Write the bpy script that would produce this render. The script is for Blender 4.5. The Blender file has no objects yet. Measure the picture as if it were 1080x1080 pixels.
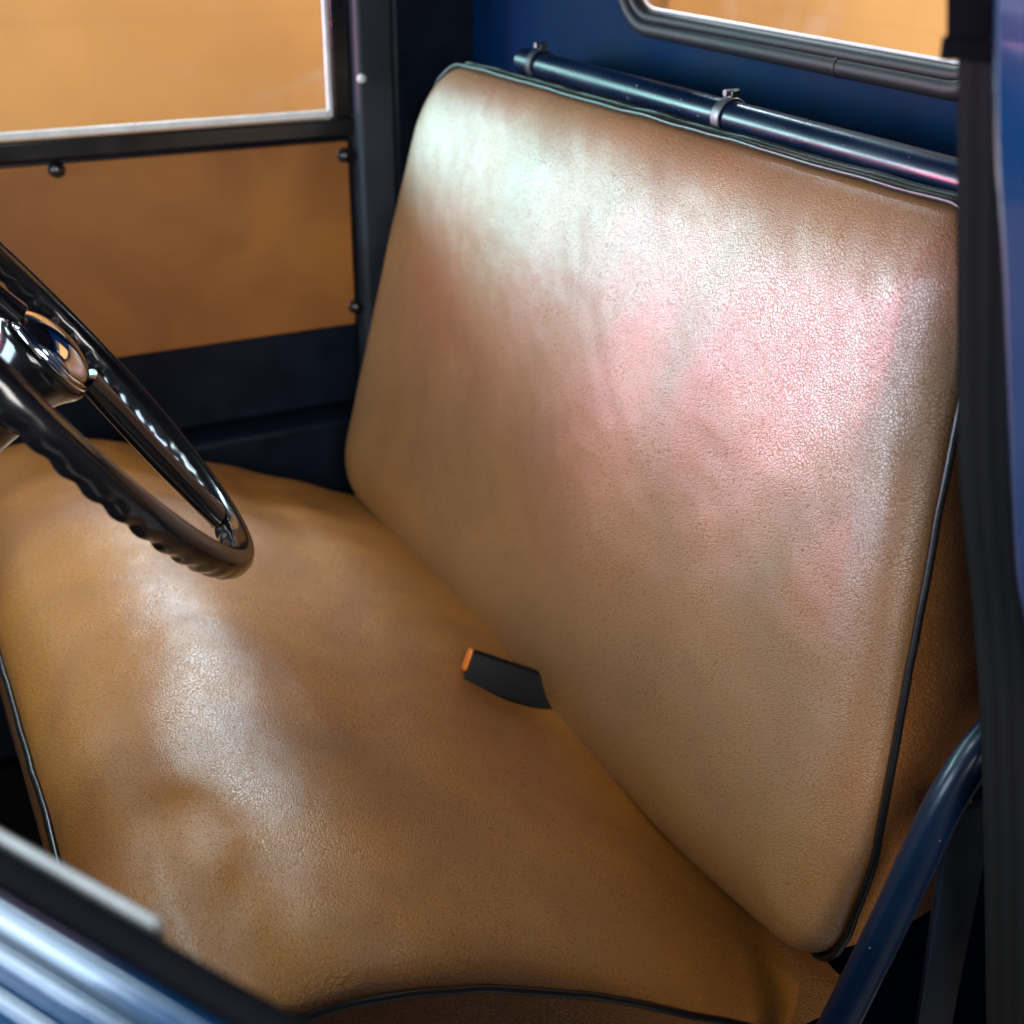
import bpy, bmesh, math, random
from mathutils import Vector, Matrix, noise
random.seed(7)
S = bpy.context.scene
COL = S.collection
V = Vector
PI = math.pi

# ------------------------------------------------------------------ materials
def new_mat(name):
    m = bpy.data.materials.new(name); m.use_nodes = True
    nt = m.node_tree; nt.nodes.clear()
    out = nt.nodes.new('ShaderNodeOutputMaterial')
    b = nt.nodes.new('ShaderNodeBsdfPrincipled')
    nt.links.new(b.outputs[0], out.inputs[0])
    return m, nt, b

def N(nt, typ, **kw):
    n = nt.nodes.new(typ)
    for k, v in kw.items(): setattr(n, k, v)
    return n

def mixcol(nt, fac, a, b):
    n = N(nt, 'ShaderNodeMix', data_type='RGBA')
    if hasattr(fac, 'links'): nt.links.new(fac, n.inputs[0])
    else: n.inputs[0].default_value = fac
    for i, c in ((6, a), (7, b)):
        if hasattr(c, 'links'): nt.links.new(c, n.inputs[i])
        else: n.inputs[i].default_value = (*c, 1)
    return n.outputs[2]

def ramp(nt, src, lo, hi, a=0., b=1.):
    n = N(nt, 'ShaderNodeMapRange', interpolation_type='SMOOTHSTEP')
    nt.links.new(src, n.inputs[0])
    n.inputs[1].default_value = lo; n.inputs[2].default_value = hi
    n.inputs[3].default_value = a; n.inputs[4].default_value = b
    return n.outputs[0]

def math_(nt, op, a, b):
    n = N(nt, 'ShaderNodeMath', operation=op)
    for i, c in ((0, a), (1, b)):
        if hasattr(c, 'links'): nt.links.new(c, n.inputs[i])
        else: n.inputs[i].default_value = c
    return n.outputs[0]

def noise_(nt, co, scale, detail=3, rough=.55, dist=0.):
    n = N(nt, 'ShaderNodeTexNoise'); nt.links.new(co, n.inputs['Vector'])
    n.inputs['Scale'].default_value = scale; n.inputs['Detail'].default_value = detail
    n.inputs['Roughness'].default_value = rough; n.inputs['Distortion'].default_value = dist
    return n

def leather(name, base, dark, rough, grain=260., strength=.5, dist=.0011, sheen_ior=1.5, coat=0.0, coat_rough=.3, stretch=(1, 1, 1), net=1., sheen=0.):
    m, nt, b = new_mat(name)
    tc = N(nt, 'ShaderNodeTexCoord'); co = tc.outputs['Object']
    # wandering warp so that the pebbles run in different directions
    nw = noise_(nt, co, 14, 2)
    vm = N(nt, 'ShaderNodeVectorMath', operation='MULTIPLY_ADD')
    nt.links.new(nw.outputs['Color'], vm.inputs[0]); vm.inputs[1].default_value = (.035, .035, .035)
    nt.links.new(co, vm.inputs[2])
    mp = N(nt, 'ShaderNodeMapping'); mp.inputs['Scale'].default_value = stretch
    nt.links.new(vm.outputs[0], mp.inputs[0]); w = mp.outputs[0]
    nf = noise_(nt, w, grain*.9, 2)
    vm2 = N(nt, 'ShaderNodeVectorMath', operation='MULTIPLY_ADD')
    nt.links.new(nf.outputs['Color'], vm2.inputs[0]); vm2.inputs[1].default_value = (.0020, .0020, .0020)
    nt.links.new(w, vm2.inputs[2]); w2 = vm2.outputs[0]
    vo = N(nt, 'ShaderNodeTexVoronoi', feature='DISTANCE_TO_EDGE'); vo.inputs['Scale'].default_value = grain
    vo.inputs['Randomness'].default_value = 1.0
    nt.links.new(w2, vo.inputs['Vector'])
    crease = ramp(nt, vo.outputs[0], 0.0, .20)
    vo2 = noise_(nt, w2, grain*.42, 1)
    nm = noise_(nt, co, 55, 4, .6)
    nl = noise_(nt, co, 5.5, 3, .55, .6)
    # where the grain is worn flat the creases are shallower
    worn = ramp(nt, nl.outputs['Fac'], .35, .68, .55, 1.)
    h = math_(nt, 'MULTIPLY', crease, worn)
    h = math_(nt, 'ADD', h, math_(nt, 'MULTIPLY', vo2.outputs[0], .8))
    h = math_(nt, 'ADD', h, math_(nt, 'MULTIPLY', nm.outputs['Fac'], .45))
    bp = N(nt, 'ShaderNodeBump'); bp.inputs['Strength'].default_value = strength
    bp.inputs['Distance'].default_value = dist
    nt.links.new(h, bp.inputs['Height']); nt.links.new(bp.outputs[0], b.inputs['Normal'])
    c1 = mixcol(nt, ramp(nt, nl.outputs['Fac'], .3, .7), dark, base)
    c2 = mixcol(nt, ramp(nt, vo.outputs[0], 0.0, .13, .48*net, 0.), c1, tuple(x*.35 for x in dark))
    nt.links.new(c2, b.inputs['Base Color'])
    rg = ramp(nt, nl.outputs['Fac'], .3, .75, rough+.05, rough-.03)
    nt.links.new(math_(nt, 'ADD', rg, ramp(nt, vo.outputs[0], 0.0, .12, .16*net, 0.)), b.inputs['Roughness'])
    nt.links.new(ramp(nt, vo.outputs[0], 0.0, .11, .5-.24*net, .5), b.inputs['Specular IOR Level'])
    b.inputs['IOR'].default_value = sheen_ior
    b.inputs['Coat Weight'].default_value = coat; b.inputs['Coat Roughness'].default_value = coat_rough
    b.inputs['Sheen Weight'].default_value = sheen; b.inputs['Sheen Roughness'].default_value = .45
    b.inputs['Sheen Tint'].default_value = (.80, 1., .95, 1)
    b.inputs['Coat IOR'].default_value = 1.9
    if coat:
        # a finish that follows the grain only softly and is thinner in the creases
        nt.links.new(ramp(nt, vo.outputs[0], 0.0, .13, coat*.35, coat), b.inputs['Coat Weight'])
        b2 = N(nt, 'ShaderNodeBump'); b2.inputs['Strength'].default_value = strength*.30; b2.inputs['Distance'].default_value = dist
        nt.links.new(h, b2.inputs['Height']); nt.links.new(b2.outputs[0], b.inputs['Coat Normal'])
    return m

def paint(name, col, rough=.25, coat=.6, speck=.0, specol=(.4, .45, .5), sscale=90, spec=.5):
    m, nt, b = new_mat(name)
    tc = N(nt, 'ShaderNodeTexCoord'); co = tc.outputs['Object']
    n1 = noise_(nt, co, 9, 4); n2 = noise_(nt, co, sscale, 2, .5)
    c = mixcol(nt, ramp(nt, n1.outputs['Fac'], .3, .7), tuple(x*.82 for x in col), tuple(x*1.15 for x in col))
    if speck:
        c = mixcol(nt, ramp(nt, n2.outputs['Fac'], .74-speck*.1, .78-speck*.1), c, specol)
    nt.links.new(c, b.inputs['Base Color'])
    nt.links.new(ramp(nt, n1.outputs['Fac'], .3, .75, rough*.8, rough*1.3), b.inputs['Roughness'])
    b.inputs['Specular IOR Level'].default_value = spec
    b.inputs['Coat Weight'].default_value = coat; b.inputs['Coat Roughness'].default_value = .06
    bp = N(nt, 'ShaderNodeBump'); bp.inputs['Strength'].default_value = .12; bp.inputs['Distance'].default_value = .0008
    n3 = noise_(nt, co, 160, 2); nt.links.new(n3.outputs['Fac'], bp.inputs['Height'])
    nt.links.new(bp.outputs[0], b.inputs['Normal'])
    return m

def rubber(name, col, rough=.55, spec=.5):
    m, nt, b = new_mat(name)
    tc = N(nt, 'ShaderNodeTexCoord'); co = tc.outputs['Object']
    n1 = noise_(nt, co, 40, 4)
    nt.links.new(mixcol(nt, n1.outputs['Fac'], tuple(x*.7 for x in col), tuple(x*1.3 for x in col)), b.inputs['Base Color'])
    b.inputs['Roughness'].default_value = rough; b.inputs['Specular IOR Level'].default_value = spec
    bp = N(nt, 'ShaderNodeBump'); bp.inputs['Strength'].default_value = .2; bp.inputs['Distance'].default_value = .001
    n3 = noise_(nt, co, 220, 3); nt.links.new(n3.outputs['Fac'], bp.inputs['Height']); nt.links.new(bp.outputs[0], b.inputs['Normal'])
    return m

def metal(name, col, rough):
    m, nt, b = new_mat(name)
    tc = N(nt, 'ShaderNodeTexCoord'); n1 = noise_(nt, tc.outputs['Object'], 60, 3)
    nt.links.new(ramp(nt, n1.outputs['Fac'], .3, .7, rough*.7, rough*1.4), b.inputs['Roughness'])
    b.inputs['Base Color'].default_value = (*col, 1); b.inputs['Metallic'].default_value = 1
    return m

def webbing_mat(name):
    m, nt, b = new_mat(name)
    tc = N(nt, 'ShaderNodeTexCoord'); uv = tc.outputs['UV']
    w = N(nt, 'ShaderNodeTexWave', wave_type='BANDS', bands_direction='X'); w.inputs['Scale'].default_value = 1.3
    nt.links.new(uv, w.inputs[0])
    mp = N(nt, 'ShaderNodeMapping'); mp.inputs['Scale'].default_value = (90, 700, 1); nt.links.new(uv, mp.inputs[0])
    ck = noise_(nt, mp.outputs[0], 1, 2)
    nt.links.new(mixcol(nt, w.outputs['Fac'], (.001, .0015, .0018), (.0035, .0045, .005)), b.inputs['Base Color'])
    h = math_(nt, 'ADD', w.outputs['Fac'], math_(nt, 'MULTIPLY', ck.outputs['Fac'], .5))
    bp = N(nt, 'ShaderNodeBump'); bp.inputs['Strength'].default_value = .25; bp.inputs['Distance'].default_value = .001
    nt.links.new(h, bp.inputs['Height']); nt.links.new(bp.outputs[0], b.inputs['Normal'])
    b.inputs['Roughness'].default_value = .7; b.inputs['Specular IOR Level'].default_value = .3
    return m

def wall_mat(name, col):
    m, nt, b = new_mat(name)
    tc = N(nt, 'ShaderNodeTexCoord'); uv = tc.outputs['UV']
    br = N(nt, 'ShaderNodeTexBrick'); br.inputs['Scale'].default_value = 1.
    br.inputs['Brick Width'].default_value = .8; br.inputs['Row Height'].default_value = .4
    br.inputs['Mortar Size'].default_value = .008; br.inputs['Mortar Smooth'].default_value = .4
    br.inputs['Color1'].default_value = (1, 1, 1, 1); br.inputs['Color2'].default_value = (.93, .93, .93, 1)
    br.inputs['Mortar'].default_value = (.72, .7, .68, 1)
    nt.links.new(uv, br.inputs['Vector'])
    n1 = noise_(nt, uv, 1.3, 5)
    c = mixcol(nt, ramp(nt, n1.outputs['Fac'], .3, .7), tuple(x*.88 for x in col), tuple(x*1.06 for x in col))
    mu = N(nt, 'ShaderNodeMix', data_type='RGBA', blend_type='MULTIPLY'); mu.inputs[0].default_value = .22
    nt.links.new(c, mu.inputs[6]); nt.links.new(br.outputs['Color'], mu.inputs[7])
    nt.links.new(mu.outputs[2], b.inputs['Base Color']); b.inputs['Roughness'].default_value = .8
    return m

def glass_mat(name, refl=.012):
    m = bpy.data.materials.new(name); m.use_nodes = True; nt = m.node_tree; nt.nodes.clear()
    out = N(nt, 'ShaderNodeOutputMaterial'); t = N(nt, 'ShaderNodeBsdfTransparent'); g = N(nt, 'ShaderNodeBsdfGlossy')
    g.inputs['Roughness'].default_value = .05; t.inputs[0].default_value = (.96, .98, .97, 1)
    f = N(nt, 'ShaderNodeFresnel'); f.inputs[0].default_value = 1.35
    tc = N(nt, 'ShaderNodeTexCoord'); n1 = noise_(nt, tc.outputs['Object'], 3., 4, .6, 2.)
    s = ramp(nt, n1.outputs['Fac'], .5, .75, .0, .10)
    fac = math_(nt, 'ADD', math_(nt, 'MULTIPLY', f.outputs[0], refl), 0.0)
    mx = N(nt, 'ShaderNodeMixShader'); nt.links.new(fac, mx.inputs[0]); nt.links.new(t.outputs[0], mx.inputs[1]); nt.links.new(g.outputs[0], mx.inputs[2])
    d = N(nt, 'ShaderNodeBsdfDiffuse'); d.inputs[0].default_value = (.8, .75, .68, 1)
    mx2 = N(nt, 'ShaderNodeMixShader'); nt.links.new(s, mx2.inputs[0]); nt.links.new(mx.outputs[0], mx2.inputs[1]); nt.links.new(d.outputs[0], mx2.inputs[2])
    nt.links.new(mx2.outputs[0], out.inputs[0])
    return m

M = dict(
    leather=leather('tan_leather', (.30, .112, .002), (.225, .078, .001), .60, grain=400., strength=.50, net=.7, dist=.0010, sheen_ior=1.95, coat=.8, coat_rough=.36, sheen=.0),
    leather_seat=leather('tan_seat_leather', (.47, .170, .008), (.31, .098, .005), .58, grain=370., strength=.55, net=.8, dist=.0010, sheen_ior=1.6, coat=.85, coat_rough=.35, sheen=.0),
    leather_side=leather('brown_side_leather', (.36, .135, .028), (.25, .085, .017), .45, grain=380., strength=.7, dist=.0011, stretch=(1, 1, .6)),
    leather_shaded=leather('shaded_boxing_leather', (.26, .095, .018), (.19, .062, .011), .45, grain=360., strength=.7, dist=.0011),  # darker brown that puts the shade on the cushion boxing into the colour
    trim=leather('brown_trim_board', (.31, .120, .022), (.22, .077, .013), .5, grain=260., strength=.06, dist=.0006, net=.08),
    piping=rubber('black_piping', (.005, .005, .006), .34),
    navy=paint('navy_paint', (.0004, .012, .043), .5, .0, spec=.03),
    navy_dark=paint('dark_navy_paint', (.003, .0065, .015), .45, .0, spec=.2),
    blue=paint('blue_paint', (.001, .030, .092), .2, .8),
    tube=paint('worn_blue_tube_paint', (.001, .008, .026), .30, .1, .1, (.20, .26, .32), 150, spec=.3),
    grey=paint('charcoal_paint', (.024, .029, .038), .5, .0, spec=.3),
    black=paint('black_paint', (.006, .006, .007), .3, .5),
    rubber=rubber('black_rubber', (.012, .014, .016), .42),
    seal=rubber('window_rubber', (.008, .010, .012), .55, spec=.3),
    felt=rubber('black_felt', (.006, .006, .008), .9, spec=.03),
    plastic=paint('gloss_black_plastic', (.005, .005, .006), .18, .5),
    grip=rubber('dark_brown_grip', (.016, .011, .010), .33),
    buckle=rubber('black_buckle_plastic', (.0025, .0025, .003), .55, spec=.2),
    orange=rubber('orange_button_plastic', (.85, .20, .012), .35),
    chrome=metal('chrome', (.75, .76, .78), .06),
    steel=metal('dull_steel', (.16, .16, .17), .45),
    sill_reflection=rubber('sill_reflection', (.26, .27, .28), .4),  # pale grey of a reflection on the door sill, put into the colour
    bead=rubber('pale_bead', (.70, .72, .72), .3),
    web=webbing_mat('black_webbing'),
    wall=wall_mat('orange_wall_paint', (.58, .275, .085)),
    glass=glass_mat('window_glass'),
)
def floor_mat():
    m, nt, b = new_mat('concrete'); tc = N(nt, 'ShaderNodeTexCoord'); n1 = noise_(nt, tc.outputs['Object'], 2, 6)
    nt.links.new(mixcol(nt, n1.outputs['Fac'], (.16, .15, .14), (.26, .25, .23)), b.inputs['Base Color']); b.inputs['Roughness'].default_value = .5
    return m
M['concrete'] = floor_mat()

# ------------------------------------------------------------------ object helpers
def tag(o, label=None, cat=None, group=None, kind=None):
    if label: o['label'] = label
    if cat: o['category'] = cat
    if group: o['group'] = group
    o['kind'] = kind or 'thing'
    return o

def thing(name, label, cat, loc=(0, 0, 0), group=None):
    o = bpy.data.objects.new(name, None); COL.objects.link(o); o.location = loc
    o.empty_display_size = .05
    return tag(o, label, cat, group)

class MB:
    def __init__(s): s.v = []; s.f = []; s.uv = {}
    def box(s, x0, x1, y0, y1, z0, z1):
        b = len(s.v)
        s.v += [V((x, y, z)) for z in (z0, z1) for y in (y0, y1) for x in (x0, x1)]
        s.f += [[b+i for i in q] for q in ((0, 2, 3, 1), (4, 5, 7, 6), (0, 1, 5, 4), (2, 6, 7, 3), (0, 4, 6, 2), (1, 3, 7, 5))]
        return s
    def hexa(s, p):     # eight corners, ordered like box
        b = len(s.v); s.v += [V(q) for q in p]
        s.f += [[b+i for i in q] for q in ((0, 2, 3, 1), (4, 5, 7, 6), (0, 1, 5, 4), (2, 6, 7, 3), (0, 4, 6, 2), (1, 3, 7, 5))]
        return s
    def grid(s, rows, closed_u=False, closed_v=False):
        b = len(s.v); n = len(rows[0]); r = len(rows)
        for row in rows: s.v += [V(q) for q in row]
        for i in range(r if closed_v else r-1):
            for j in range(n if closed_u else n-1):
                i2 = (i+1) % r; j2 = (j+1) % n
                s.f.append([b+i*n+j, b+i*n+j2, b+i2*n+j2, b+i2*n+j])
        return s
    def cap(s, pts):
        b = len(s.v); s.v += [V(q) for q in pts]; s.f.append(list(range(b, b+len(pts)))); return s
    def tube(s, path, r, n=12, closed=False, squash=None, caps=True):
        """sweep a circle (or list of radii) along a polyline"""
        path = [V(p) for p in path]; k = len(path)
        def tang(i):
            a = path[(i-1) % k] if (closed or i > 0) else path[i]
            c = path[(i+1) % k] if (closed or i < k-1) else path[i]
            return (c-a).normalized()
        t = tang(0); up = V((0, 0, 1)) if abs(t.z) < .9 else V((0, 1, 0))
        nrm = (up - t*up.dot(t)).normalized(); rows = []
        for i in range(k):
            t = tang(i); nrm = (nrm - t*nrm.dot(t)).normalized(); bi = t.cross(nrm)
            ri = r[i] if isinstance(r, (list, tuple)) else r
            rows.append([path[i] + nrm*(math.cos(a)*ri) + bi*(math.sin(a)*ri*(squash or 1)) for a in [2*PI*q/n for q in range(n)]])
        s.grid(rows, closed_u=True, closed_v=closed)
        if not closed and caps: s.cap(rows[0]); s.cap(rows[-1])
        return s
    def lathe(s, prof, mat4, n=48):
        rows = [[mat4 @ V((r*math.cos(2*PI*q/n), r*math.sin(2*PI*q/n), z)) for q in range(n)] for r, z in prof]
        s.grid(rows, closed_u=True); return s
    def build(s, name, mat, parent=None, smooth=True, bevel=0., angle=40, seg=2, weld=True):
        me = bpy.data.meshes.new(name)
        base = parent.location.copy() if parent is not None else V((0, 0, 0))
        p = parent
        while p is not None and p.parent is not None:
            p = p.parent; base += p.location
        me.from_pydata([v - base for v in s.v], [], s.f); me.update()
        bm = bmesh.new(); bm.from_mesh(me)
        if weld: bmesh.ops.remove_doubles(bm, verts=bm.verts, dist=1e-5)
        bmesh.ops.recalc_face_normals(bm, faces=bm.faces)
        bm.to_mesh(me); bm.free()
        if smooth:
            for f in me.polygons: f.use_smooth = True
            try: me.set_sharp_from_angle(angle=math.radians(angle))
            except Exception: pass
        me.materials.append(mat)
        o = bpy.data.objects.new(name, me); COL.objects.link(o)
        if parent is not None: o.parent = parent
        if bevel:
            md = o.modifiers.new('bevel', 'BEVEL'); md.width = bevel; md.segments = seg; md.limit_method = 'ANGLE'; md.angle_limit = math.radians(35)
        return o

def smooth_path(pts, n=8, closed=False):
    """Catmull-Rom through points"""
    P = [V(p) for p in pts]; out = []; k = len(P)
    rng = range(k if closed else k-1)
    for i in rng:
        if closed: a, b, c, d = P[(i-1) % k], P[i], P[(i+1) % k], P[(i+2) % k]
        else: a, b, c, d = P[max(i-1, 0)], P[i], P[i+1], P[min(i+2, k-1)]
        for j in range(n):
            t = j/n
            out.append(.5*((2*b)+(c-a)*t+(2*a-5*b+4*c-d)*t*t+(-a+3*b-3*c+d)*t**3))
    if not closed: out.append(P[-1])
    return out

def lerp_tab(tab, x):
    """smooth cubic through a table of (x, y)"""
    n = len(tab)
    def slope(i):
        if i == 0: return (tab[1][1]-tab[0][1])/(tab[1][0]-tab[0][0])
        if i == n-1: return (tab[-1][1]-tab[-2][1])/(tab[-1][0]-tab[-2][0])
        return (tab[i+1][1]-tab[i-1][1])/(tab[i+1][0]-tab[i-1][0])
    if x <= tab[0][0]: return tab[0][1]
    if x >= tab[-1][0]: return tab[-1][1]
    for i in range(n-1):
        (a, p), (b, q) = tab[i], tab[i+1]
        if x <= b:
            h = b-a; t = (x-a)/h; m0 = slope(i)*h; m1 = slope(i+1)*h
            return (2*t**3-3*t*t+1)*p+(t**3-2*t*t+t)*m0+(-2*t**3+3*t*t)*q+(t**3-t*t)*m1

def rrect(w, h, radii, n=14, m=30):
    """rounded rectangle outline, radii = bl, br, tr, tl; even points along the sides"""
    out = []
    bl, br, tr, tl = radii
    def side(a, b):
        for i in range(m): out.append((a[0]+(b[0]-a[0])*i/m, a[1]+(b[1]-a[1])*i/m))
    def arc(cx, cy, r, a0):
        for i in range(n): a = a0+PI/2*i/n; out.append((cx+r*math.cos(a), cy+r*math.sin(a)))
    side((bl, 0), (w-br, 0)); arc(w-br, br, br, -PI/2)
    side((w, br), (w, h-tr)); arc(w-tr, h-tr, tr, 0)
    side((w-tr, h), (tl, h)); arc(tl, h-tl, tl, PI/2)
    side((0, h-tl), (0, bl)); arc(bl, bl, bl, PI)
    return out

def edge_dist(u, v, w, h, radii):
    bl, br, tr, tl = radii
    for (cx, cy, r, sx, sy) in ((bl, bl, bl, -1, -1), (w-br, br, br, 1, -1), (w-tr, h-tr, tr, 1, 1), (tl, h-tl, tl, -1, 1)):
        if (u-cx)*sx > 0 and (v-cy)*sy > 0:
            return max(0., r-math.hypot(u-cx, v-cy))
    return max(0., min(u, w-u, v, h-v))

def row_span(v, w, h, radii):
    bl, br, tr, tl = radii
    def inset(r, d): return r - math.sqrt(max(0, r*r-(r-d)**2)) if d < r else 0.
    a = inset(bl, v) + inset(tl, h-v); b = inset(br, v) + inset(tr, h-v)
    return a, w-b

def pillow_face(mb, w, h, radii, fn, nu=150, nv=110):
    """grid over a rounded rectangle, denser at its edges; fn(u, v, dist_to_edge) -> point"""
    rows = []
    def sp(k, n):
        t = k/n; c = .5-.5*math.cos(PI*t); return .55*c+.45*t
    for j in range(nv+1):
        v = h*sp(j, nv); a, b = row_span(v, w, h, radii)
        rows.append([fn(a+(b-a)*sp(i, nu), v, edge_dist(a+(b-a)*sp(i, nu), v, w, h, radii)) for i in range(nu+1)])
    mb.grid(rows); return mb

def nz(x, y, z=0., s=1.): return noise.noise(V((x*s, y*s, z*s)))

# ------------------------------------------------------------------ the room
def wall(name, label, pts, uvs):
    me = bpy.data.meshes.new(name)
    bm = bmesh.new(); vs = [bm.verts.new(p) for p in pts]
    f = bm.faces.new(vs); uvl = bm.loops.layers.uv.new('UVMap')
    for l, c in zip(f.loops, uvs): l[uvl].uv = c
    nrm = f.normal if f.normal.length else V((0, 0, 1)); bm.normal_update(); nrm = f.normal.copy()
    r = bmesh.ops.extrude_face_region(bm, geom=[f]); ev = [g for g in r['geom'] if isinstance(g, bmesh.types.BMVert)]
    bmesh.ops.translate(bm, verts=ev, vec=-nrm*.15); bmesh.ops.recalc_face_normals(bm, faces=bm.faces)
    bm.to_mesh(me); bm.free(); me.materials.append(M['wall'])
    o = bpy.data.objects.new(name, me); COL.objects.link(o)
    return tag(o, label, 'wall', kind='thing')
GZ = -.95
wall('painted_wall', 'orange painted block wall seen through the passenger door window',
     [(5.0, 4.5, GZ), (5.0, -3.2, GZ), (5.0, -3.2, 2.2), (5.0, 4.5, 2.2)], [(0.31, 0.05), (8.01, .05), (8.01, 3.2), (.31, 3.2)])
wall('painted_wall', 'orange painted block wall seen through the small rear window of the cab',
     [(4.84, -3.0, GZ), (-3.5, -3.0, GZ), (-3.5, -3.0, 2.2), (4.84, -3.0, 2.2)], [(0, 0), (8.34, 0), (8.34, 3.15), (0, 3.15)])
mb = MB().box(-6, 8, -5, 7, GZ-.1, GZ); tag(mb.build('floor', M['concrete'], smooth=False), kind='structure')

# ------------------------------------------------------------------ truck cab
cab = thing('truck_cab', 'dark blue vintage truck cab shell around the tan bench seat', 'truck cab', (.53, .2, -.42))
# rear panel with a rounded window opening
WX0, WX1, WZ0, WZ1, RY = .20, .795, .606, .90, -.25
def ring(y, inner):
    cx, cz = (WX0+WX1)/2, (WZ0+WZ1)/2
    pts = [(WX0+p[0], y, WZ0+p[1]) for p in rrect(WX1-WX0, WZ1-WZ0, (.07,)*4, 10, 10)]
    if inner: return pts
    out = []
    X0, X1, Z0, Z1 = -.115, 1.185, -.42, .985
    for x, _, z in pts:
        dx, dz = x-cx, z-cz
        k = min([((X1-cx)/dx if dx > 0 else (X0-cx)/dx) if abs(dx) > 1e-6 else 1e9, ((Z1-cz)/dz if dz > 0 else (Z0-cz)/dz) if abs(dz) > 1e-6 else 1e9])
        out.append((cx+dx*k, y, cz+dz*k))
    return out
mb = MB(); mb.grid([ring(RY, 0), ring(RY, 1), ring(RY-.02, 1), ring(RY-.02, 0)], closed_u=True, closed_v=True)
mb.build('rear_panel', M['navy'], cab, angle=30)
rw = MB().box(WX0+.004, WX1-.004, RY-.012, RY-.008, WZ0+.004, WZ1-.004).build('rear_window', M['glass'], cab, smooth=False)
def rr_path(inset, y, rad):
    return [(WX0+inset+p[0], y, WZ0+inset+p[1]) for p in rrect(WX1-WX0-2*inset, WZ1-WZ0-2*inset, (rad,)*4, 10, 24)]
sm = MB()
sm.tube(rr_path(.006, RY+.003, .064), .0095, 14, closed=True)
sm.tube(rr_path(.017, RY+.001, .053), .0075, 12, closed=True)
sm.build('window_seal', M['seal'], rw)
MB().tube(rr_path(.0255, RY-.004, .046), .0018, 8, closed=True).build('window_bead_or_glint', M['bead'], rw)  # thin pale ring painting the highlight along the glass edge
# seal joint
MB().tube([(.405, RY+.003, WZ0+.006), (.4085, RY+.003, WZ0+.006)], .0102, 14).build('seal_joint', M['seal'], rw)
MB().box(-.14, 1.23, -.27, .75, .985, 1.005).build('roof', M['navy_dark'], cab, bevel=.004)
MB().box(-.12, 1.22, -.248, 1.3, -.44, -.42).build('cab_floor', M['black'], cab, bevel=.003)
MB().box(.08, 1.13, -.02, .47, -.419, -.085).build('seat_riser', M['navy_dark'], cab, bevel=.004)
# unseen firewall and shelf, added to keep front lamps off the cushion
MB().box(-.12, 1.22, .80, .84, -.419, .34).box(-.10, 1.18, .735, .7995, .20, .345).build('dash_light_block', M['navy_dark'], cab, bevel=.006)
MB().box(1.187, 1.22, .665, .799, .031, .455).build('cowl_light_block', M['navy_dark'], cab, bevel=.004)  # unseen, added to block low lamps from the cushion front
# passenger side rear corner and pillar
MB().box(1.187, 1.215, -.27, -.127, -.419, .984).build('corner_panel', M['navy_dark'], cab, bevel=.01, seg=3)
pl = MB().box(1.170, 1.250, -.125, -.071, -.419, .984).build('door_pillar', M['grey'], cab, bevel=.006)
MB().lathe([(0, .006), (.003, .006), (.0055, .004), (.006, 0)], Matrix.Translation((1.170, -.076, .510)) @ Matrix.Rotation(-PI/2, 4, 'Y'), 16).build('bolt', M['bead'], pl)
MB().box(1.150, 1.250, -.069, .75, -.419, .030).build('door_sill', M['navy_dark'], cab, bevel=.01, seg=3)
# rear end bracket at the far seat corner
MB().tube(smooth_path([(1.15, -.052, -.10), (1.155, -.055, -.05), (1.165, -.06, .0), (1.178, -.064, .05)], 5), .007, 10, squash=.5).build('seat_stay', M['steel'], cab)
# driver side door pillar, leaning slightly with the opening
def slanted(pts, dx, dy):
    rows = []
    for (x, y, z) in pts:
        rows.append([(x, y, z), (x-dx, y+.004, z), (x-dx-.004, y-dy, z), (x, y-dy, z)])
    m = MB(); m.grid(rows, closed_u=True); m.cap(rows[0]); m.cap(rows[-1]); return m
pp = smooth_path([(-.148, .205, .985), (-.150, .164, .727), (-.150, .130, .609), (-.150, .094, .489), (-.152, .074, .429), (-.160, .040, .36), (-.172, -.02, .25), (-.175, -.06, .05), (-.175, -.08, -.419)], 6)
slanted(pp, .05, .07).build('door_pillar', M['blue'], cab, bevel=.006, angle=30)
qp = smooth_path([(-.125, .06, .985), (-.125, .03, .727), (-.125, .0, .5), (-.125, -.05, .3), (-.13, -.11, .05), (-.13, -.13, -.419)], 5)
slanted(qp, .03, .08).build('door_jamb', M['black'], cab, bevel=.006, angle=30)
# floor bracket plate behind the bent tube
br = MB().hexa([(-.040, -.085, -.40), (-.034, -.085, -.40), (-.040, -.115, -.40), (-.034, -.115, -.40),
                (-.050, -.035, .175), (-.044, -.035, .175), (-.050, -.080, .175), (-.044, -.080, .175)])
br.build('floor_bracket', M['navy_dark'], cab, bevel=.002)

# ------------------------------------------------------------------ passenger door
pd = thing('passenger_door', 'closed passenger door with a brown trim board below its window', 'door', (1.2, .28, .0))
DX = 1.2
sh = MB().box(DX+.004, DX+.035, -.0695, .66, .0305, .4305).build('door_shell', M['navy_dark'], pd, bevel=.006)
tb = MB().box(DX-.006, DX+.003, -.062, .655, .158, .424).build('trim_panel', M['trim'], pd, bevel=.002)
for (y, z) in ((.331, .418), (-.056, .405), (-.062, .185)):
    MB().lathe([(0, .012), (.005, .0115), (.0085, .008), (.009, .003), (.011, 0)], Matrix.Translation((DX-.006, y, z)) @ Matrix.Rotation(-PI/2, 4, 'Y'), 20).build('trim_screw', M['black'], tb)
fm = MB().box(DX-.012, DX+.03, -.0695, .66, .4315, .456)
fm.box(DX-.008, DX+.03, -.0695, -.044, .457, .93); fm.box(DX-.008, DX+.03, .62, .66, .457, .93); fm.box(DX-.008, DX+.03, -.066, .66, .931, .96)
wf = fm.build('window_frame', M['black'], pd, bevel=.003)
MB().box(DX+.008, DX+.012, -.042, .618, .458, .929).build('window_glass', M['glass'], pd, smooth=False)
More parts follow.
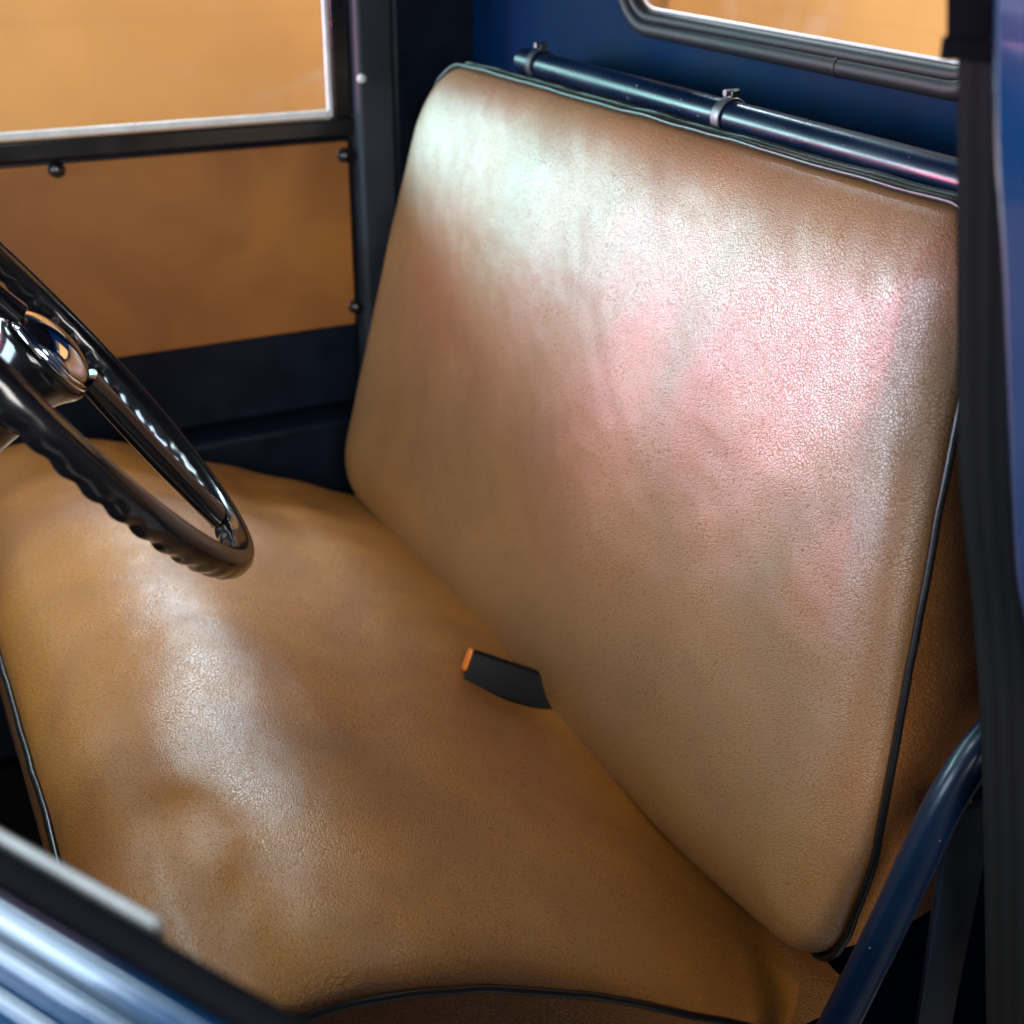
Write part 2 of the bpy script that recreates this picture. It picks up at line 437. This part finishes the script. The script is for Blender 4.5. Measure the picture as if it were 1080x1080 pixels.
MB().box(DX-.004, DX+.004, -.036, .616, .4572, .4665).build('window_bead_or_glint', M['bead'], wf, bevel=.0015)
MB().box(DX-.003, DX+.004, -.0435, -.0365, .4572, .93).build('window_bead_or_glint', M['bead'], wf, bevel=.0015)

# ------------------------------------------------------------------ driver door, open, low in the near corner
dd = thing('driver_door', 'open blue driver door whose rounded belt mouldings cross the near lower corner', 'door', (-.134, .569, -.3))
Hh = V((-.134, .569, 0)); E_ = V((-.86, -.51, 0)).normalized(); Nn = V((E_.y, -E_.x, 0))
def extr(prof, l0, l1):
    m = MB(); rows = []
    for l in [l0+(l1-l0)*i/12 for i in range(13)]:
        rows.append([Hh+E_*l+Nn*a+V((0, 0, z)) for a, z in prof])
    m.grid(rows, closed_u=True); m.cap(rows[0]); m.cap(rows[-1]); return m
def bead_prof(n0, n1, z0, z1, h, k=8):
    o = []
    for i in range(k+1):
        t = i/k; o.append((n0+(n1-n0)*t + h*.75*math.sin(PI*t)*(z0-z1)/max(1e-6, math.hypot(n1-n0, z0-z1)), z0+(z1-z0)*t + h*math.sin(PI*t)*(n1-n0)/max(1e-6, math.hypot(n1-n0, z0-z1))))
    return o
prof = [(.0125, .395), (.0125, .446)]
prof += bead_prof(.0135, .0235, .4475, .4455, .0035)
prof += bead_prof(.0245, .0335, .4435, .4395, .0035)
prof += bead_prof(.0345, .0425, .4370, .4310, .0030)
prof += [(.0435, .428), (.0440, .42), (.0450, .40), (.0450, -.29), (.0125, -.29)]
ds = extr(prof, -.07, .56).build('door_shell', M['blue'], dd, angle=60)
extr([(-.0015, .43), (-.0015, .446), (.000, .4485), (.004, .4500), (.009, .4490), (.0118, .4465), (.0118, .43)], -.07, .56).build('window_channel', M['felt'], dd, angle=70)
extr([(-.0070, .435), (-.0070, .4480), (-.0050, .4495), (-.0025, .4485), (-.0020, .435)], -.07, .075).build('window_bead_or_glint', M['sill_reflection'], dd)  # short strip standing in for the pale reflection along the sill
extr([(-.020, -.29), (-.020, .405), (.0120, .405), (.0120, -.29)], -.065, .555).build('inner_panel', M['navy_dark'], dd)

# ------------------------------------------------------------------ seat cushion
cu = thing('seat_cushion', 'wide tan leather bench seat cushion with black piping in front of the backrest', 'seat cushion', (.58, .24, -.085))
CX0, CX1, CY0, CY1 = .045, 1.115, -.06, .525
CW, CH = CX1-CX0, CY1-CY0
CR = (.025, .05, .06, .06)
ZP = [(-.06, -.15), (0, -.122), (.1, -.062), (.17, -.022), (.27, .030), (.34, .060), (.42, .075), (.48, .070), (.525, .055)]
def cush_base(u, v):
    s = max(0., min(1., u/CW)); y = CY0+v
    z = lerp_tab(ZP, y)
    rr_ = (.25-y)/.25; rear = .5*(rr_+math.sqrt(rr_*rr_+.05))
    z += .070*rear*(1-abs(2*s-1)**2.2) + .032*math.exp(-u/.16)*max(0, min(1, (y-.0)/.2))*max(0, min(1, (.525-y)/.06))
    z += .018*rear*math.exp(-u/.10) + .030*rear*math.exp(-max(0, CW-u)/.15)
    z += .005*nz(u, v, 3., 6.)
    return V((CX0+u-.024*max(0, min(1, (.28-y)/.28))*max(0, 1-u/.3), y+.004*nz(u, v, 9., 7.)*(1 if y > .3 else 0), z))
def cush(u, v, d):
    p = cush_base(u, v)
    D = .095; t = min(d/D, 1.)
    roll = math.sqrt(max(0., 1-(1-t)**2.2))
    s = u/CW; q = v/CH
    b = .030*roll + .030*(1-(2*s-1)**2)*(1-(2*q-1)**2)
    k = min(1., d/.05)
    b += k*(.0034*nz(u, v, 1., 4.)+.0007*nz(u*1.4+v, v-u*.7, 2., 10.)+.0004*nz(u+v*1.5, v*.6-u, 4., 26.))
    b += k*.0020*math.sin(2*PI*((v*7.0+u*1.5)+.6*nz(u, v, 8., 4.)))*math.exp(-((v-.20)/.13)**2)*min(1, u/.25)
    b -= .013*math.exp(-((u-.385)/.05)**2-((v-.125)/.05)**2)
    # sat-in hollow on the driver's side and a soft ridge beside it
    b += .0017*math.cos(2*PI*(u-.400)/.21)*math.exp(-((u-.33)/.26)**2-((v-.42)/.15)**2)
    return p+V((0, 0, b))
mb = pillow_face(MB(), CW, CH, CR, cush, 190, 120)
ct = mb.build('cushion_cover', M['leather_seat'], cu, angle=80)
outline = rrect(CW, CH, CR, 14, 44)
def cyc(f): return [f(u, v) for u, v in outline]
cxm, cym = CW/2, CH/2
def drop(dz, inw):
    def g(u, v):
        p = cush_base(u, v); dx = (u-cxm); dy = (v-cym)
        bow = .006*math.sin(PI*min(1, dz/.15))
        n2 = V((max(-1, min(1, dx/cxm*3-2*(1 if dx > 0 else -1))) if abs(dx) > .33*CW else 0, max(-1, min(1, dy/cym*3-2*(1 if dy > 0 else -1))) if abs(dy) > .33*CH else 0, 0))
        return V((p.x, p.y, max(-.084, p.z-dz)))+n2*(bow-inw)
    return g
rows = [cyc(drop(0, 0.0)), cyc(drop(.02, -.002)), cyc(drop(.05, -.002)), cyc(drop(.09, 0)), cyc(drop(.13, .004)), cyc(drop(.3, .008))]
mb = MB(); mb.grid(rows, closed_u=True); mb.cap(rows[-1]); mb.build('side_band', M['leather_shaded'], cu, angle=60)
pip = [p+V((0, 0, .001))+V((.0012*nz(p.x, p.y, 5., 30.), .0012*nz(p.y, p.x, 2., 30.), .0015*nz(p.x, p.y, 1., 22.))) for p in cyc(lambda u, v: cush_base(u, v)+V(((u-cxm)/cxm*.003 if u < .02 or u > CW-.02 else 0, .003 if v > CH-.02 else 0, 0)))]
MB().tube(pip, .0030, 10, closed=True).build('piping', M['piping'], cu)

# ------------------------------------------------------------------ seat backrest
bk = thing('back_cushion', 'tall padded tan leather backrest with a pale sheen, upright behind the seat cushion', 'backrest', (.53, -.03, -.06))
BW, BZ0, BZ1 = 1.06, -.034, .560
BH = BZ1-BZ0
BR = (.05, .085, .085, .05)     # near bottom, far bottom, far top, near top
def back_base(u, v):
    s = u/BW; q = v/BH
    z = BZ0+v + .024*max(0, 1-s/.22)**1.5*(1-q)**2 - .009*s*q
    x0 = .085*max(0., z-.1)/.47*1.0; x1 = 1.064-.052*max(0, z)/.5
    y = -.205*z-.03*max(0, z-.3)**2*3
    return V((x0+(x1-x0)*s, y, z))
def back(u, v, d):
    p = back_base(u, v)
    D = .085; t = min(d/D, 1.)
    roll = math.sqrt(max(0., 1-(1-t)**2.2))
    s = u/BW; q = v/BH
    b = .032*roll + .010*(1-(2*s-1)**2)*(1-(2*q-1)**2) + .012*roll*(1-q)-.005
    k = min(1., d/.05)
    b += k*(.0028*nz(u, v*.6, 1., 6.)+.0016*nz(u+v*.5, v*.8, 2., 13.)+.0006*nz(u*.8+v, v-u, 4., 30.))
    b += .0007*math.exp(-(d-.028)**2/.0006)*nz(u, v*.5, 7., 42.)
    return p+V((0, b*.985, b*.17))
mb = pillow_face(MB(), BW, BH, BR, back, 190, 120)
mb.build('backrest_cover', M['leather'], bk, angle=80)
outline_b = rrect(BW, BH, BR, 14, 44)
bxm, bym = BW/2, BH/2
def deep(dy, frac):
    def g(u, v):
        p = back_base(u, v); z = p.z
        full = .115-.085*max(0., min(1., z/.56))
        inw = .004*math.sin(PI*frac)
        return p+V((0, -full*frac, 0))+V(((u-bxm)/bxm*inw, 0, (v-bym)/bym*inw))
    return g
rows = [[deep(0, f)(u, v) for u, v in outline_b] for f in (0, .15, .4, .7, .9, 1.)]
mb = MB(); mb.grid(rows, closed_u=True); mb.cap(rows[-1]); mb.build('side_band', M['leather_side'], bk, angle=60)
pip = []
for u, v in outline_b:
    p = back_base(u, v)
    o = V(((u-bxm)/bxm*.003 if (u < .03 or u > BW-.03) else 0, .001, .003 if v > BH-.03 else (-.003 if v < .03 else 0)))
    kk = max(0, min(1, u/.08))*max(0, min(1, (.05-v)/.03)); kk = kk*kk*(3-2*kk)
    o = o+V((0, -.022*kk, .004*kk))
    pip.append(p+o+V((.0010*nz(p.z, p.x, 5., 30.), .0010*nz(p.x, p.z, 2., 30.), .0022*nz(p.x, p.z, 1., 20.))))
MB().tube(pip, .0030, 10, closed=True).build('piping', M['piping'], bk)
pip2 = [p+V((0, -.014, .001+.001*nz(p.x, p.z, 3., 18.))) for p in pip if p.z > .5]
MB().tube(pip2, .0028, 8).build('piping', M['piping'], bk)

# ------------------------------------------------------------------ cross tube behind the backrest
hb = thing('cross_tube', 'straight blue metal tube with two clamps running along the cab back above the backrest', 'metal tube', (.5, -.15, .57))
TY = -.152
tp = [(-.02, TY, .5705), (.3, TY, .570), (.79, TY, .569), (.83, TY-.004, .567), (.865, TY-.02, .56), (.89, TY-.05, .55), (.90, TY-.085, .54)]
MB().tube(smooth_path(tp, 8), .0145, 24).build('tube', M['tube'], hb)
for cx in (.800, .438):
    rows = []
    cl = MB()
    for xx, rr in ((-.006, .0150), (-.006, .0175), (.006, .0175), (.006, .0150)):
        rows.append([(cx+xx, TY+rr*math.cos(a), .5695+rr*math.sin(a)) for a in [2*PI*i/28 for i in range(28)]])
    cl.grid(rows, closed_u=True, closed_v=True)
    cl.box(cx-.005, cx+.005, TY-.003, TY+.003, .5695+.0165, .5695+.0235)
    c_ = cl.build('clamp', M['steel'] if cx < .5 else M['grey'], hb, bevel=.001)
    MB().tube([(cx, TY-.0075, .5695+.0212), (cx, TY+.0075, .5695+.0212)], [.0032, .0032], 6).build('bolt', M['steel'], c_)

# ------------------------------------------------------------------ bent tube at the near end of the seat
bt = thing('bent_tube', 'bent blue painted tube with chipped paint rising beside the near end of the backrest', 'metal tube', (-.05, .05, -.42))
tp = [(-.05, .20, -.419), (-.05, .125, -.20), (-.05, .060, -.045), (-.05, .030, .030), (-.05, .006, .095), (-.05, -.012, .150), (-.05, -.026, .190), (-.05, -.047, .225), (-.05, -.078, .252), (-.05, -.115, .266), (-.05, -.16, .270), (-.05, -.249, .270)]
MB().tube(smooth_path(tp, 7), .0138, 24).build('tube', M['tube'], bt)

# ------------------------------------------------------------------ seat belt hanging by the near pillar
sb = thing('seat_belt', 'black ribbed seat belt webbing hanging beside the blue door pillar', 'seat belt', (-.11, .05, .3))
def ribbon(left, wvec, thick, n=8, ns=10):
    L = smooth_path(left, n); rows = []
    for i, p in enumerate(L):
        t = (L[min(i+1, len(L)-1)]-L[max(i-1, 0)]).normalized(); w = V(wvec); w = (w-t*w.dot(t)); nn = t.cross(w).normalized()
        top = [p+w*(j/ns)+nn*thick*.5 for j in range(ns+1)]; bot = [p+w*(j/ns)-nn*thick*.5 for j in range(ns, -1, -1)]
        rows.append(top+bot)
    return L, rows
L, rows = ribbon([(-.105, .196, .98), (-.101, .131, .722), (-.100, .105, .610), (-.100, .077, .491), (-.100, .045, .395), (-.100, .018, .307), (-.100, -.018, .170), (-.100, -.057, .015), (-.10, -.16, -.40)], (-.036, -.018, 0), .0016)
m = MB(); m.grid(rows, closed_u=True); m.cap(rows[0]); m.cap(rows[-1])
wo = m.build('webbing', M['web'], sb, angle=50, weld=False)
me = wo.data; ul = me.uv_layers.new(name='UVMap'); K = 22
for lp in me.loops:
    j = lp.vertex_index % K; i = min(lp.vertex_index//K, len(L)-1)
    jj = j if j < 11 else 21-j
    ul.data[lp.index].uv = (jj/10., i/len(L)*2)
L, rows = ribbon([(-.105, .200, .98), (-.0985, .1335, .722), (-.0985, .1330, .706), (-.0985, .1325, .698)], (-.042, -.021, 0), .006)
m = MB(); m.grid(rows, closed_u=True); m.cap(rows[0]); m.cap(rows[-1]); m.build('belt_cover', M['felt'], sb, angle=50)

# ------------------------------------------------------------------ buckle in the seam
A = V((.30, .85, .42)).normalized(); W = V((-.22, .58, -.78)); W = (W-A*W.dot(A)).normalized(); B = A.cross(W)
bu = thing('seat_belt_buckle', 'black seat belt buckle with an orange button poking out of the seat crease', 'seat belt buckle', (.45, .06, .03))
E1 = V((.452, .108, .043))    # centre of the button end
def bpt(a, w, b): return E1+A*a+W*w+B*b
hw, hb_ = .0195, .0100
def sect(a, k=1., dw=0):
    pts = []
    for (u, v) in rrect(2*hw*k, 2*hb_*k, (.0045*k,)*4, 4, 2): pts.append(bpt(a, u-hw*k+dw, v-hb_*k))
    return pts
rows = [sect(-.003, .72), sect(.0, .80), sect(.0, .94), sect(-.002, 1.), sect(-.06, 1.0), sect(-.14, 1.0)]
m = MB(); m.grid(rows, closed_u=True); m.cap(rows[0]); m.cap(rows[-1]); m.build('housing', M['buckle'], bu, angle=35)
def sect2(a, w0, w1, k):
    return [bpt(a, w0+(w1-w0)*((u)/(.02)), (v-.007)*k) for (u, v) in rrect(.02, .014, (.004,)*4, 4, 2)]
rows = [sect2(-.004, -.0195, .004, 1.), sect2(.0012, -.0195, .004, 1.), sect2(.0022, -.0185, .003, .85)]
m = MB(); m.grid(rows, closed_u=True); m.cap(rows[-1]); m.cap(rows[0]); m.build('release_button', M['orange'], bu, angle=35)

# ------------------------------------------------------------------ steering wheel
SC = V((.411, .466, .446)); tilt = .936; yaw = .047; RR = .205
n_ = V((0, -math.sin(tilt), math.cos(tilt))); u_ = V((1, 0, 0)); v_ = n_.cross(u_)
u2 = (u_*math.cos(yaw)+n_*math.sin(yaw)).normalized(); n2 = u2.cross(v_).normalized()
SM = Matrix((( u2.x, v_.x, n2.x, SC.x), (u2.y, v_.y, n2.y, SC.y), (u2.z, v_.z, n2.z, SC.z), (0, 0, 0, 1)))
sw = thing('steering_wheel', 'glossy black steering wheel with scalloped finger grips and a domed chrome horn button', 'steering wheel', SC)
def rim(ri, ro, zlo, zhi, scal, nphi=528, ns=28):
    rows = []
    for i in range(nphi):
        ph = 2*PI*i/nphi; row = []
        for j in range(ns):
            a = 2*PI*j/ns
            ca, sa = math.cos(a), math.sin(a)
            # underside and its inner and outer flanks carry the finger waves
            wgt = max(0., -sa*.75+.28-.25*abs(ca)+.2)
            wv = .5+.5*math.cos(56*ph)
            k = 1-scal*min(1., wgt)*(wv**1.3)
            rr = RR+(ro if ca > 0 else ri)*ca*k; zz = (zhi if sa > 0 else zlo)*sa*k
            row.append(SM @ V((rr*math.cos(ph), rr*math.sin(ph), zz)))
        rows.append(row)
    return rows
m = MB(); m.grid(rim(.0106, .0118, .0152, .0118, .15), closed_u=True, closed_v=True); m.build('rim', M['plastic'], sw, angle=80)
for k in range(2):
    a = (-PI/2, PI/2)[k]
    Rz = Matrix.Rotation(a, 4, 'Z'); rows = []
    for i in range(25):
        t = i/24; r = .035+t*(RR-.012-.035)
        hwid = .013-.003*math.sin(PI*t)+.007*max(0, t-.8)/.2+.004*max(0, .15-t)/.15; top = .004-.004*t; zc = .010*(1-t)**1.5-.004
        sec = [(hwid*.85*math.cos(q), (.0105 if math.sin(q) > 0 else .008)*math.sin(q)) for q in [2*PI*j/18 for j in range(18)]]
        rows.append([SM @ (Rz @ V((r, w, zc+z))) for w, z in sec])
    m = MB(); m.grid(rows, closed_u=True); m.cap(rows[0]); m.cap(rows[-1]); m.build('spoke', M['plastic'], sw, angle=50)
HM = SM @ Matrix.Translation((0, 0, -.010)) @ Matrix.Scale(.86, 4)
m = MB(); m.lathe([(.020, -.05), (.030, -.045), (.034, -.025), (.040, -.008), (.0455, .002), (.047, .008), (.0455, .012), (.042, .014), (.02, .014)], HM); hbj = m.build('hub', M['plastic'], sw)
m = MB(); m.lathe([(.0425, .011), (.0448, .013), (.0455, .0155), (.0445, .018), (.0425, .0188), (.0405, .018)], HM); m.build('horn_ring', M['chrome'], sw)
m = MB(); m.lathe([(.0408, .016)]+[(.0408*math.cos(q*PI/2/14), .017+.019*math.sin(q*PI/2/14)) for q in range(15)], HM); m.build('horn_button', M['chrome'], sw)
m = MB(); m.lathe([(.0, -.75), (.026, -.75), (.026, -.12), (.031, -.115), (.031, -.055), (.0, -.055)], SM); m.build('steering_column', M['black'], sw)

# ------------------------------------------------------------------ light
w = bpy.data.worlds.new('World'); S.world = w; w.use_nodes = True
bg = w.node_tree.nodes['Background']; bg.inputs[0].default_value = (.55, .68, .85, 1); bg.inputs[1].default_value = .13
def area(name, loc, aim, sx, sy, power, col=(1, 1, 1), spread=180):
    l = bpy.data.lights.new(name, 'AREA'); l.shape = 'RECTANGLE'; l.size = sx; l.size_y = sy; l.energy = power; l.color = col; l.spread = math.radians(spread)
    o = bpy.data.objects.new(name, l); COL.objects.link(o); o.location = loc
    o.rotation_euler = (V(aim)-V(loc)).to_track_quat('-Z', 'Y').to_euler()
    return o
# unseen lamps added for sheen, fill and walls; ceiling lights give the cushion highlights
area('side_sheen_lamp', (4.5, 1.55, 1.18), (.6, 0, .4), 2.3, 1.0, 82, (.44, .86, .90))  # unseen, tinted and added for the pale green backrest sheen
area('pink_streak_lamp', (2.35, 2.15, .36), (.28, 0, .33), .15, .9, 44, (1., .20, .42))  # unseen strip lamp added for a pink streak on the backrest
area('pink_streak_lamp', (1.80, 2.50, .26), (.15, 0, .33), .17, .9, 50, (1., .20, .42))  # second strip lamp, added for the other pink streak
area('front_sheen_lamp', (2.75, 1.95, .72), (.42, 0, .32), .8, .6, 80, (.42, .84, .90))  # unseen, added to carry the pale sheen further down the backrest
area('front_sheen_lamp', (2.05, 2.45, .42), (.2, 0, .37), .12, .8, 14, (.86, .9, 1.))  # thin unseen lamp added for the lavender between the pink streaks
area('front_sheen_lamp', (.65, 3.3, .85), (.1, 0, .35), 1.2, 1.2, 84, (.62, .80, 1.))  # unseen, added for the lavender sheen at the near edge of the backrest
area('bead_glint_lamp', (1.65, 2.7, 3.2), (.1, .4, .3), 1.4, 1.4, 120, (.74, .93, 1.))  # unseen panel added so that the door mouldings reflect brightly
area('ceiling_light', (3.2, -.75, 2.45), (.45, .38, .1), .95, .22, 76, (.66, .86, 1.))
area('ceiling_light', (3.0, -.62, 2.95), (.45, .38, .1), .5, .25, 56, (.90, .96, 1.))
area('ceiling_light', (.5, -1.6, 2.0), (.1, .3, .1), .45, .35, 16, (1., .97, .92))
area('open_door_fill', (-2.4, 1.3, 1.5), (.5, .2, .2), 1.8, 1.2, 108, (1., .97, .94))  # unseen fill added for the trim board and the leather
area('wall_fill', (3.6, -.6, 2.1), (5.0, -1., .2), 2.5, .4, 60, (1., .96, .9))  # unseen lamps added to brighten the two walls
area('wall_fill', (1.2, -2.0, 2.1), (1.5, -3.0, .3), 3., .4, 50, (1., .96, .9))

# ------------------------------------------------------------------ camera
cd = bpy.data.cameras.new('camera'); co = bpy.data.objects.new('camera', cd); COL.objects.link(co); S.camera = co
cm = Matrix(((-.455, .406, -.793, -.542), (-.891, -.195, .411, .572), (.012, .893, .450, .772), (0, 0, 0, 1)))
r3 = cm.to_3x3(); q = r3.to_quaternion().normalized()
co.matrix_world = Matrix.LocRotScale(V((-.542, .572, .772)), q, None)
cd.sensor_width = 36; cd.lens = 45.23; cd.clip_start = .02; cd.clip_end = 100
cd.dof.use_dof = True; cd.dof.focus_distance = 1.02; cd.dof.aperture_fstop = 5.6
S.view_settings.view_transform = 'Standard'; S.view_settings.look = 'None'; S.view_settings.exposure = 0; S.view_settings.gamma = 1
S.view_settings.use_curve_mapping = False
S.cycles.max_bounces = 6; S.cycles.use_adaptive_sampling = True; S.cycles.adaptive_threshold = .015; S.cycles.use_denoising = True
S.render.resolution_x = 1024; S.render.resolution_y = 1024
